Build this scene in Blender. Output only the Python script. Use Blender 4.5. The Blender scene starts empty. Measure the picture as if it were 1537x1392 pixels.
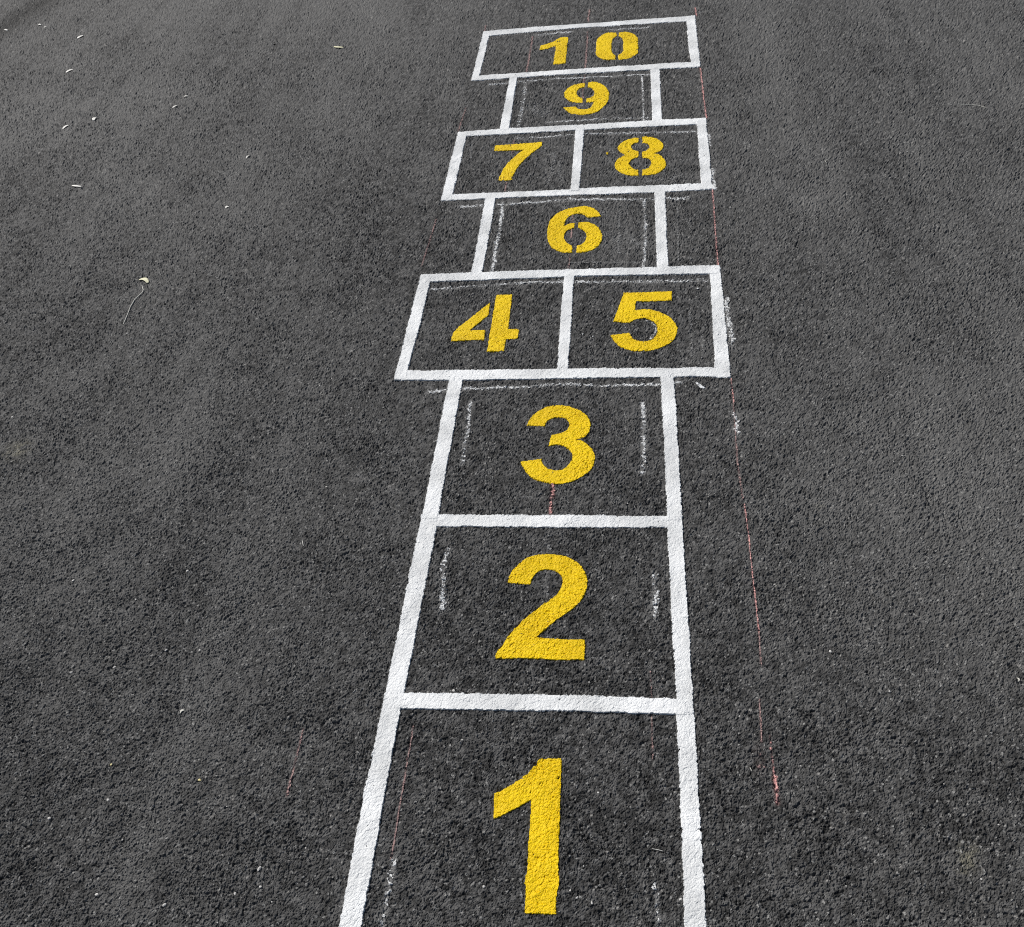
import bpy, math
import numpy as np
from mathutils import Matrix, Vector

# ------------------------------------------------------------------ camera, sky, sun, exposure
scene = bpy.context.scene
K = 1.55 / 1.5                                     # eye height 1.55 m makes every hopscotch row 18 inches long
F_PX, TILT, YAW, ROLL = 1399.2, 0.780067, 0.184986, -0.137370
CAM = np.array([0.178939, -0.427695, 1.5]) * K
def rz(a): return np.array([[math.cos(a), -math.sin(a), 0], [math.sin(a), math.cos(a), 0], [0, 0, 1]])
def rx(a): return np.array([[1, 0, 0], [0, math.cos(a), -math.sin(a)], [0, math.sin(a), math.cos(a)]])
ROT = rz(YAW) @ rx(TILT) @ rz(ROLL)
cd = bpy.data.cameras.new('camera'); cam = bpy.data.objects.new('camera', cd)
scene.collection.objects.link(cam); scene.camera = cam
m4 = np.eye(4); m4[:3, :3] = ROT; m4[:3, 3] = CAM
cam.matrix_world = Matrix(m4.tolist())
cd.sensor_fit = 'HORIZONTAL'; cd.sensor_width = 36.0; cd.lens = 36.0 * F_PX / 1537.0
cd.clip_start = 0.05; cd.clip_end = 1000

SUN_AZ = YAW + math.radians(40)                    # anticlockwise from +y: ahead and to the left
SUN_EL = math.radians(41)
sdir = Vector((-math.sin(SUN_AZ) * math.cos(SUN_EL), math.cos(SUN_AZ) * math.cos(SUN_EL), math.sin(SUN_EL)))
world = bpy.data.worlds.new('World'); scene.world = world; world.use_nodes = True
wn = world.node_tree.nodes; wl = world.node_tree.links
sky = wn.new('ShaderNodeTexSky'); sky.sky_type = 'NISHITA'; sky.sun_disc = False
sky.sun_elevation = SUN_EL; sky.sun_rotation = -SUN_AZ; sky.air_density = 1.0; sky.dust_density = 2.5
bg = wn['Background']; wl.new(sky.outputs[0], bg.inputs[0]); bg.inputs[1].default_value = 0.055
sl = bpy.data.lights.new('sun', 'SUN'); sl.energy = 4.1; sl.angle = math.radians(1.0); sl.color = (1.0, 0.972, 0.935)
sun = bpy.data.objects.new('sun', sl); scene.collection.objects.link(sun)
sun.rotation_euler = sdir.to_track_quat('Z', 'Y').to_euler(); sun.location = (0, 0, 20)
scene.cycles.use_denoising = False; scene.cycles.filter_width = 1.1
vs = scene.view_settings
vs.view_transform = 'Standard'; vs.look = 'None'; vs.gamma = 1.0; vs.exposure = 0.0; vs.use_curve_mapping = False

# ------------------------------------------------------------------ photo pixel -> ground
def ground_at(p):
    p = np.asarray(p, float).reshape(-1, 2)
    d = np.stack([(p[:, 0] - 768.5) / F_PX, -(p[:, 1] - 696) / F_PX, -np.ones(len(p))], 1) @ ROT.T
    t = -CAM[2] / d[:, 2]
    return (CAM + d * t[:, None])[:, :2]
FR = {'A1': (690, 10, 7.685), 'A2': (870, 10, 7.685), 'A3': (730, 95, 7.685), 'A4': (880, 90, 7.685),
      'A5': (650, 180, 6.683), 'A6': (850, 170, 6.683), 'A7': (690, 280, 7.685), 'A8': (820, 280, 7.685),
      'B1': (580, 395, 5.123), 'B2': (820, 385, 5.123), 'B3': (620, 560, 5.8), 'B4': (820, 560, 5.8),
      'B5': (570, 780, 4.64), 'B6': (800, 780, 4.64), 'B7': (500, 1090, 4.61), 'B8': (780, 1090, 4.61),
      'C6': (400, 1080, 9.94), 'P': (0, 0, 1)}
def fp(f, x, y):
    a = FR[f]; return (a[0] + x / a[2], a[1] + y / a[2])
def fpl(f, pts): return [fp(f, q[0], q[1]) for q in pts]
def px_size(p):                                    # metres per photo pixel on the ground
    a = ground_at([p, (p[0] + 1, p[1])]); return float(np.hypot(*(a[1] - a[0])))

# ------------------------------------------------------------------ noise
def h32(ix, iy, seed):
    with np.errstate(over='ignore'):
        v = (ix.astype(np.int64) & 0xffffffff).astype(np.uint32) * np.uint32(374761393) \
            + (iy.astype(np.int64) & 0xffffffff).astype(np.uint32) * np.uint32(668265263) \
            + np.uint32((seed * 2246822519) & 0xffffffff)
        v = (v ^ (v >> np.uint32(13))) * np.uint32(1274126177)
        v = (v ^ (v >> np.uint32(16))) * np.uint32(2246822519)
        v = v ^ (v >> np.uint32(15))
    return v.astype(np.float32) * np.float32(1 / 4294967296.0)
def vnoise(x, y, s, seed):
    u, v = x / s, y / s
    iu, iv = np.floor(u), np.floor(v); fu, fv = u - iu, v - iv
    fu = fu * fu * (3 - 2 * fu); fv = fv * fv * (3 - 2 * fv)
    a, b = h32(iu, iv, seed), h32(iu + 1, iv, seed); c, d = h32(iu, iv + 1, seed), h32(iu + 1, iv + 1, seed)
    return (a + (b - a) * fu) * (1 - fv) + (c + (d - c) * fu) * fv
def fbm(x, y, s, seed, n=3):
    t = 0; a = 0.5; w = 0
    for i in range(n):
        t = t + a * vnoise(x, y, s / 2 ** i, seed + i); w += a; a *= 0.55
    return t / w
def worley(x, y, s, seed):
    u, v = x / s, y / s
    iu, iv = np.floor(u), np.floor(v)
    f1 = np.full(u.shape, 9.0, np.float32); f2 = f1.copy()
    ci = np.zeros(u.shape); cj = np.zeros(u.shape); ox = np.zeros(u.shape, np.float32); oy = ox.copy()
    for i in (-1, 0, 1):
        for j in (-1, 0, 1):
            a, b = iu + i, iv + j
            dx = (u - a - h32(a, b, seed)).astype(np.float32); dy = (v - b - h32(a, b, seed + 7)).astype(np.float32)
            d = np.sqrt(dx * dx + dy * dy)
            near = d < f1
            f2 = np.where(near, f1, np.minimum(f2, d))
            f1 = np.where(near, d, f1); ci = np.where(near, a, ci); cj = np.where(near, b, cj)
            ox = np.where(near, dx, ox); oy = np.where(near, dy, oy)
    return f1, f2, ci, cj, ox, oy
S_BIG, S_SMALL = 0.0061, 0.0032
def stones(x, y, s, seed):
    f1, f2, ci, cj, ox, oy = worley(x, y, s, seed)
    r = h32(ci, cj, seed + 21); g = np.clip((f2 - f1) / 0.42, 0, 1)
    tx, ty = h32(ci, cj, seed + 22) - 0.5, h32(ci, cj, seed + 23) - 0.5
    h = 0.50 * r + 0.50 * (1 - (1 - g) ** 2.5) + 0.95 * (tx * ox + ty * oy)
    h = h - np.where(r < 0.07, 0.35, 0.0)          # a stone that has gone
    return h, h32(ci, cj, seed + 31)
def lowland(x, y):
    return 0.0018 * (fbm(x, y, 0.018, 7, 2) - 0.5) + 0.0010 * (fbm(x, y, 0.05, 3, 2) - 0.5) + 0.004 * (fbm(x, y, 0.6, 5, 2) - 0.5)
AGG = 0.0056
def aggregate(x, y):
    wx = x + 0.0016 * (vnoise(x, y, 0.006, 71) - 0.5); wy = y + 0.0016 * (vnoise(x, y, 0.006, 72) - 0.5)
    a, ia = stones(wx, wy, S_BIG, 101); b, ib = stones(wx, wy, S_SMALL, 202)
    fade = 0.75 + 0.5 * vnoise(x, y, 0.08, 15)
    return AGG * fade * (0.66 * a + 0.34 * b - 0.46), ia, ib
def height(x, y): return lowland(x, y) + aggregate(x, y)[0]
H_MAX = AGG * 0.6

# ------------------------------------------------------------------ materials
def mat(name, rough=0.7, spec=0.4):
    m = bpy.data.materials.new(name); m.use_nodes = True
    n = m.node_tree.nodes; b = n['Principled BSDF']
    b.inputs['Roughness'].default_value = rough; b.inputs['Specular IOR Level'].default_value = spec
    return m, n, m.node_tree.links, b
def mixc(n, l, fac, a, b):
    x = n.new('ShaderNodeMix'); x.data_type = 'RGBA'
    for s, v in ((0, fac), (6, a), (7, b)):
        if hasattr(v, 'is_output'): l.new(v, x.inputs[s])
        else: x.inputs[s].default_value = v if s == 0 else (*v, 1)
    return x.outputs[2]
def attr(n, name):
    a = n.new('ShaderNodeAttribute'); a.attribute_name = name; return a.outputs['Fac']
def ntex(n, l, scale, detail=2.0, rough=0.55):
    g = n.new('ShaderNodeNewGeometry'); t = n.new('ShaderNodeTexNoise')
    t.inputs['Scale'].default_value = scale; t.inputs['Detail'].default_value = detail; t.inputs['Roughness'].default_value = rough
    l.new(g.outputs['Position'], t.inputs['Vector']); return t.outputs['Fac']
def ramp(n, l, src, a, b, va=0.0, vb=1.0):
    r = n.new('ShaderNodeMapRange'); r.inputs[1].default_value = a; r.inputs[2].default_value = b
    r.inputs[3].default_value = va; r.inputs[4].default_value = vb; l.new(src, r.inputs[0]); return r.outputs[0]
def bump(n, l, b, src, dist, strength=1.0, prev=None):
    u = n.new('ShaderNodeBump'); u.inputs['Distance'].default_value = dist; u.inputs['Strength'].default_value = strength
    l.new(src, u.inputs['Height'])
    if prev: l.new(prev, u.inputs['Normal'])
    l.new(u.outputs[0], b.inputs['Normal']); return u.outputs[0]

def asphalt_material():
    m, n, l, b = mat('asphalt', 0.8, 0.22)
    g = n.new('ShaderNodeNewGeometry'); v = n.new('ShaderNodeTexVoronoi'); v.inputs['Scale'].default_value = 300
    l.new(g.outputs['Position'], v.inputs['Vector'])
    sep = n.new('ShaderNodeSeparateColor'); l.new(v.outputs['Color'], sep.inputs[0])
    mx = n.new('ShaderNodeMath'); mx.operation = 'MULTIPLY_ADD'; l.new(sep.outputs[0], mx.inputs[0]); mx.inputs[1].default_value = 0.55
    ms = n.new('ShaderNodeMath'); ms.operation = 'MULTIPLY_ADD'; l.new(attr(n, 'tone'), ms.inputs[0]); ms.inputs[1].default_value = 0.9; ms.inputs[2].default_value = -0.22
    l.new(ms.outputs[0], mx.inputs[2])
    co = attr(n, 'coarse'); q1 = n.new('ShaderNodeMath'); q1.operation = 'MULTIPLY_ADD'
    l.new(ramp(n, l, ntex(n, l, 62, 3, 0.7), 0.3, 0.7, -0.42, 0.42), q1.inputs[0]); l.new(co, q1.inputs[1]); l.new(mx.outputs[0], q1.inputs[2]); q1.use_clamp = True; mx = q1
    c = mixc(n, l, mx.outputs[0], (0.013, 0.013, 0.0131), (0.108, 0.1075, 0.106))     # binder black to worn stone
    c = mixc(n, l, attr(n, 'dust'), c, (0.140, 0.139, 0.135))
    c = mixc(n, l, attr(n, 'seam'), c, (0.012, 0.012, 0.012))
    c = mixc(n, l, attr(n, 'lichen'), c, (0.20, 0.19, 0.145))
    c = mixc(n, l, attr(n, 'chalk_white'), c, (0.50, 0.50, 0.49))
    c = mixc(n, l, attr(n, 'chalk_red'), c, (0.42, 0.17, 0.15))
    c = mixc(n, l, attr(n, 'pale'), c, (0.36, 0.35, 0.33))
    c = mixc(n, l, ramp(n, l, sep.outputs[1], 0.965, 0.980, 0.0, 0.75), c, (0.30, 0.30, 0.29))
    l.new(c, b.inputs['Base Color'])
    w = n.new('ShaderNodeTexVoronoi'); w.inputs['Scale'].default_value = 185; w.feature = 'F1'; l.new(g.outputs['Position'], w.inputs['Vector'])
    hs = n.new('ShaderNodeMath'); hs.operation = 'MULTIPLY_ADD'; l.new(w.outputs['Distance'], hs.inputs[0]); hs.inputs[1].default_value = -1.0
    l.new(ramp(n, l, ntex(n, l, 90, 4, 0.75), 0.0, 1.0, 0.0, 2.2), hs.inputs[2])
    p = bump(n, l, b, hs.outputs[0], 0.0080, 1.0); l.new(co, n['Bump'].inputs['Strength'])
    bump(n, l, b, ntex(n, l, 520, 2.5, 0.65), 0.0014, 0.9, p)
    return m
def paint_material(name, c1, c2, rough, bd):
    m, n, l, b = mat(name, rough, 0.2)
    f = ramp(n, l, ntex(n, l, 7, 2), 0.38, 0.62)
    c = mixc(n, l, f, c1, c2)
    g = ramp(n, l, ntex(n, l, 130, 2), 0.62, 0.8, 0, 0.35)
    c = mixc(n, l, g, c, tuple(v * 0.72 for v in c1))
    l.new(c, b.inputs['Base Color'])
    bump(n, l, b, ntex(n, l, 380, 2.5, 0.6), bd, 0.6)
    return m
def plain_material(name, c1, c2, scale=200, rough=0.8, spec=0.3):
    m, n, l, b = mat(name, rough, spec)
    l.new(mixc(n, l, ramp(n, l, ntex(n, l, scale, 2), 0.35, 0.65), c1, c2), b.inputs['Base Color'])
    bump(n, l, b, ntex(n, l, scale * 3, 2), 0.0005, 0.5)
    return m
M = {
    'asphalt': asphalt_material(),
    'white': paint_material('white_road_paint', (0.66, 0.675, 0.675), (0.86, 0.878, 0.88), 0.55, 0.0011),
    'yellow': paint_material('yellow_road_paint', (0.76, 0.515, 0.002), (0.86, 0.60, 0.003), 0.6, 0.0011),
    'chalk': plain_material('white_chalk', (0.58, 0.59, 0.585), (0.82, 0.83, 0.825), 300, 0.95, 0.1),
    'faint': plain_material('thin_white_chalk', (0.20, 0.20, 0.20), (0.34, 0.34, 0.33), 300, 0.95, 0.1),
    'pink': plain_material('red_chalk', (0.60, 0.30, 0.28), (0.78, 0.46, 0.43), 300, 0.95, 0.1),
    'rose': plain_material('thin_red_chalk', (0.31, 0.205, 0.195), (0.46, 0.32, 0.30), 300, 0.95, 0.1),
    'leaf': plain_material('dry_leaf', (0.62, 0.60, 0.38), (0.76, 0.74, 0.52), 120, 0.6, 0.4),
    'husk': plain_material('bleached_seed_husk', (0.66, 0.65, 0.60), (0.82, 0.81, 0.76), 150, 0.6, 0.4),
    'straw': plain_material('dry_straw', (0.62, 0.61, 0.54), (0.78, 0.77, 0.70), 200, 0.7, 0.3),
    'stone': plain_material('pale_stone', (0.45, 0.44, 0.42), (0.66, 0.65, 0.62), 250, 0.8, 0.3),
    'gold': plain_material('yellowish_stone', (0.50, 0.42, 0.18), (0.66, 0.60, 0.34), 250, 0.8, 0.3),
    'grit': plain_material('mixed_grit', (0.05, 0.05, 0.048), (0.34, 0.33, 0.31), 45, 0.9, 0.2),
    'black': plain_material('black_stone', (0.010, 0.010, 0.010), (0.018, 0.018, 0.018), 250, 0.9, 0.1),
}

# ------------------------------------------------------------------ object helpers
def mesh_from(name, co, quads):
    me = bpy.data.meshes.new(name)
    co = np.ascontiguousarray(co, np.float32); quads = np.ascontiguousarray(quads, np.int32); k = quads.shape[1]
    me.vertices.add(len(co)); me.vertices.foreach_set('co', co.ravel())
    me.loops.add(quads.size); me.loops.foreach_set('vertex_index', quads.ravel())
    me.polygons.add(len(quads))
    me.polygons.foreach_set('loop_start', np.arange(0, quads.size, k, dtype=np.int32))
    try: me.polygons.foreach_set('loop_total', np.full(len(quads), k, np.int32))
    except Exception: pass
    me.update(calc_edges=True); me.shade_flat(); return me
def link(name, me, material, parent=None, origin=None):
    o = bpy.data.objects.new(name, me); scene.collection.objects.link(o)
    if material: me.materials.append(material)
    if parent is not None: o.parent = parent
    elif origin is not None: o.location = origin
    return o
def tag(o, label, cat, group=None):
    o['label'] = label; o['category'] = cat
    if group: o['group'] = group
    return o

# ------------------------------------------------------------------ the asphalt: one sheet, finest where the court is
fwd = -ROT[:, 2][:2]; fwd = fwd / np.hypot(*fwd)
th = -0.30; fwd = np.array([fwd[0] * math.cos(th) - fwd[1] * math.sin(th), fwd[0] * math.sin(th) + fwd[1] * math.cos(th)])
rgt = np.array([fwd[1], -fwd[0]])
cor = ground_at([(-45, -30), (1582, -30), (-45, 1437), (1582, 1437)]) - CAM[:2]
ca, cb = cor @ rgt, cor @ fwd
B0, B1 = cb.min(), cb.max()
def side(i, j, b): return ca[i] + (ca[j] - ca[i]) * (b - cb[i]) / (cb[j] - cb[i])
def half(b): return np.maximum((side(3, 1, b) - side(2, 0, b)) / 2, 0.6)
def mid(b): return (side(3, 1, b) + side(2, 0, b)) / 2
NX = 1050
bs = [B0]
while bs[-1] < B1: bs.append(bs[-1] + 2 * float(half(bs[-1])) / NX * 1.12 * max(1.0, 0.95 * math.hypot(bs[-1], CAM[2]) / CAM[2]))
st = bs[-1] - bs[-2]; ext = [bs[-1]]
while ext[-1] < 90: st *= 1.13; ext.append(ext[-1] + st)
st = bs[1] - bs[0]; back = [bs[0]]
while back[-1] > -60: st *= 1.13; back.append(back[-1] - st)
bb = np.array(back[:0:-1] + bs + ext[1:])
us = np.linspace(-1, 1, NX + 1); du = us[1] - us[0]; ue = [1.0]; st = du
while ue[-1] < 90: st *= 1.11; ue.append(ue[-1] + st)
ue = np.array(ue[1:]); uu = np.concatenate([-ue[::-1], us, ue])
Bg, Ug = np.meshgrid(bb, uu, indexing='ij')
Ag = mid(np.clip(Bg, B0 - 0.5, B1 + 3)) + Ug * half(np.clip(Bg, B0 - 0.5, B1 + 3))
X = CAM[0] + Ag * rgt[0] + Bg * fwd[0]; Y = CAM[1] + Ag * rgt[1] + Bg * fwd[1]
agg, ia, ib = aggregate(X, Y)
low = lowland(X, Y)
spb = np.gradient(bb)[:, None] * np.ones_like(Ug); spu = np.gradient(uu)[None, :] * half(np.clip(Bg, B0 - 0.5, B1 + 3))
sp = np.maximum(spb, spu)
rb_ = np.ones(len(bb)); nb = len(back) - 1
rb_[:nb] = np.gradient(bb)[:nb] / (bs[1] - bs[0]); rb_[nb + len(bs):] = np.gradient(bb)[nb + len(bs):] / (bs[-1] - bs[-2])
coarse = np.clip((np.maximum(rb_[:, None], (np.gradient(uu) / du)[None, :]) - 1.3) / 2.5, 0, 1)   # sheet divided too coarsely for stones: the material's bump takes over
Z = low * np.clip(0.3 / sp, 0, 1) * (1 - 0.6 * coarse) + agg * np.clip(0.012 / sp, 0.0, 1) * (1 - coarse)
# the worn paving joint beyond the far left corner
j0, j1 = ground_at([(-4, 47), (72, -2)]); jd = (j1 - j0) / np.hypot(*(j1 - j0))
jdist = (X - j0[0]) * -jd[1] + (Y - j0[1]) * jd[0]
seam = np.exp(-(jdist / 0.115) ** 2) * np.clip(0.65 + 1.0 * fbm(X, Y, 0.06, 33, 3), 0, 1)
Z = Z - 0.004 * np.exp(-(jdist / 0.05) ** 2) * fbm(X, Y, 0.05, 34, 2)
# dust: broad drifting patches of grey dust, thinned along the court to paint in the camera's dark tone-mapping halo
lane_halo = np.exp(-(np.abs((X - 0.0) / 0.56)) ** 4) * (Y < 4.1)
dust = np.clip(-0.02 + 1.15 * (fbm(X * 1.0 + 0.3 * Y, Y * 0.55 - 0.2 * X, 0.42, 41, 4)), 0, 1)
streak = fbm(X * 9.0, Y * 0.5, 0.5, 45, 2) - 0.5
dust = np.clip(dust + 0.60 * streak, 0, 1) * (1 - 0.72 * lane_halo) * 0.80
def spot(p, r, a, lich=False):
    q = ground_at([p])[0]
    d = np.hypot(X - q[0], Y - q[1]) / r
    return a * np.exp(-d * d) * np.clip(3.0 * fbm(X, Y, 0.012, 61, 3) - 0.9 + 0.8 * (ib - 0.5), 0, 1.4)
for p, r, a in (((1290, 640), .025, .5), ((1215, 300), .06, .5), ((365, 175), .03, .7), ((205, 300), .10, .35), ((160, 350), .08, .3),
                ((1230, 760), .02, .5), ((132, 575), .014, .8), ((945, 630), .03, .55), ((700, 490), .03, .35), ((965, 428), .035, .6),
                ((930, 375), .06, .35), ((955, 345), .06, .35), ((800, 170), .05, .4), ((820, 260), .04, .35), ((1030, 360), .05, .4),
                ((60, 610), .05, .4), ((130, 1262), .03, .4), ((55, 1265), .04, .3), ((330, 1205), .02, .5)):
    dust = dust + spot(p, r, 1.05 * a)
lichen = spot((25, 676), .030, 0.85) + spot((1455, 1275), .012, 0.8) + spot((1446, 1295), .016, 0.75) + spot((1230, 762), .01, .3)
tone = np.clip(0.5 + 0.75 * (ia - 0.5) + 0.45 * (ib - 0.5) + 1.5 * (fbm(X, Y, 0.015, 53, 2) - 0.5) + 0.5 * (fbm(X, Y, 0.12, 51, 3) - 0.5), 0, 1)
pale = np.where((ib > 0.9980), 0.7, 0.0) + np.where(ia > 0.9985, 0.35, 0)
pale = pale + np.where((ib > 0.97) & (ib < 0.9980), 0.14, 0.0)
tone = tone * (1 - coarse) + 0.40 * coarse; pale = pale * (1 - coarse)
nr, nc = X.shape
idx = np.arange(nr * nc, dtype=np.int32).reshape(nr, nc)
quads = np.stack([idx[:-1, :-1], idx[:-1, 1:], idx[1:, 1:], idx[1:, :-1]], -1).reshape(-1, 4)
me = mesh_from('asphalt_ground', np.stack([X, Y, Z], -1).reshape(-1, 3), quads)
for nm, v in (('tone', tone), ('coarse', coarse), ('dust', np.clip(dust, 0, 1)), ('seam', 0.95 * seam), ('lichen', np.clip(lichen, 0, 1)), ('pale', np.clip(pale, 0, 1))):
    a = me.attributes.new(nm, 'FLOAT', 'POINT'); a.data.foreach_set('value', np.ascontiguousarray(v, np.float32).ravel())
ground = link('asphalt_ground', me, M['asphalt']); ground['kind'] = 'structure'
print('ground quads', len(quads))

# ------------------------------------------------------------------ paint that drapes over the stones
def smooth_outline(pts):
    """points (x, y) are on a curve, (x, y, 1) are corners; Catmull-Rom between corners"""
    n = len(pts); out = []
    P = [np.array(q[:2], float) for q in pts]; c = [len(q) > 2 for q in pts]
    for i in range(n):
        p1, p2 = P[i], P[(i + 1) % n]
        if c[i] and c[(i + 1) % n]: out.append(p1); continue
        p0 = P[i - 1] if not c[i] else 2 * p1 - p2
        p3 = P[(i + 2) % n] if not c[(i + 1) % n] else 2 * p2 - p1
        for t in np.linspace(0, 1, 5)[:-1]:
            out.append(0.5 * (2 * p1 + (p2 - p0) * t + (2 * p0 - 5 * p1 + 4 * p2 - p3) * t * t + (3 * p1 - p0 - 3 * p2 + p3) * t ** 3))
    return out
def signed(px, py, poly):
    d2 = np.full(px.shape, 1e9); gx = np.zeros(px.shape); gy = np.zeros(px.shape); inside = np.zeros(px.shape, bool)
    n = len(poly)
    for i in range(n):
        a, b = poly[i], poly[(i + 1) % n]; e = b - a; L = e @ e
        if L < 1e-14: continue
        t = np.clip(((px - a[0]) * e[0] + (py - a[1]) * e[1]) / L, 0, 1)
        qx, qy = a[0] + t * e[0], a[1] + t * e[1]
        d = (px - qx) ** 2 + (py - qy) ** 2; w = d < d2
        d2 = np.where(w, d, d2); gx = np.where(w, qx, gx); gy = np.where(w, qy, gy)
        if (a[1] > py).any() or (b[1] > py).any():
            cr = ((a[1] > py) != (b[1] > py))
            with np.errstate(divide='ignore', invalid='ignore'):
                xi = a[0] + (py - a[1]) * e[0] / (e[1] if abs(e[1]) > 1e-15 else 1e-15)
            inside ^= cr & (px < xi)
    d = np.sqrt(d2)
    return np.where(inside, -d, d), gx, gy
def drape(poly, base, layer, ragged, pits, relief=0.24):
    poly = np.asarray(poly); lo, hi = poly.min(0), poly.max(0); cen = poly.mean(0)
    s = float(np.clip(0.00115 * np.hypot(np.hypot(*(cen - CAM[:2])), CAM[2]) / 1.55, 0.0011, 0.004))
    gx = np.arange(lo[0] - 3 * s, hi[0] + 3 * s, s); gy = np.arange(lo[1] - 3 * s, hi[1] + 3 * s, s * 1.1)
    px, py = np.meshgrid(gx, gy, indexing='xy')
    sd, qx, qy = signed(px, py, poly)
    hn = aggregate(px, py)[0] / AGG
    rag = ragged * ((vnoise(px, py, 0.004, 81) - 0.5) * 1.6 - 2.1 * hn + (vnoise(px, py, 0.03, 82) - 0.5) * 2.0)
    sd = sd + rag
    ins = sd < 0
    q = ins[:-1, :-1].astype(int) + ins[:-1, 1:] + ins[1:, 1:] + ins[1:, :-1]
    keep = q >= 2
    if pits > 0:
        a, _, ib_ = aggregate(px, py)
        hole = (a < -AGG * 0.24) & (h32(np.floor(px / 0.004), np.floor(py / 0.004), 93) < pits * (0.4 + 1.4 * vnoise(px, py, 0.06, 94)))
        hc = hole[:-1, :-1] & hole[1:, 1:]
        keep &= ~(hc & (q == 4))
    g_y, g_x = np.gradient(sd, gy, gx); gn = np.hypot(g_x, g_y) + 1e-9
    mv = np.where((~ins) | (sd > -0.35 * s), np.clip(sd, -s, 1.3 * s), 0)
    x2, y2 = px - mv * g_x / gn, py - mv * g_y / gn
    edge = (~ins) | (sd > -0.35 * s)
    agg_ = aggregate(x2, y2)[0]; lw = lowland(x2, y2)
    zt = lw + relief * agg_ + (1 - relief) * H_MAX + 0.00035 + layer
    ze = lw + agg_ - 0.0004
    z = np.where(edge, ze, zt)
    ids = np.arange(px.size).reshape(px.shape)
    quads = np.stack([ids[:-1, :-1], ids[:-1, 1:], ids[1:, 1:], ids[1:, :-1]], -1)[keep]
    used = np.unique(quads); remap = np.zeros(px.size, np.int64); remap[used] = np.arange(len(used))
    co = np.stack([x2 - base[0], y2 - base[1], z], -1).reshape(-1, 3)[used]
    return co, remap[quads]

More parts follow.
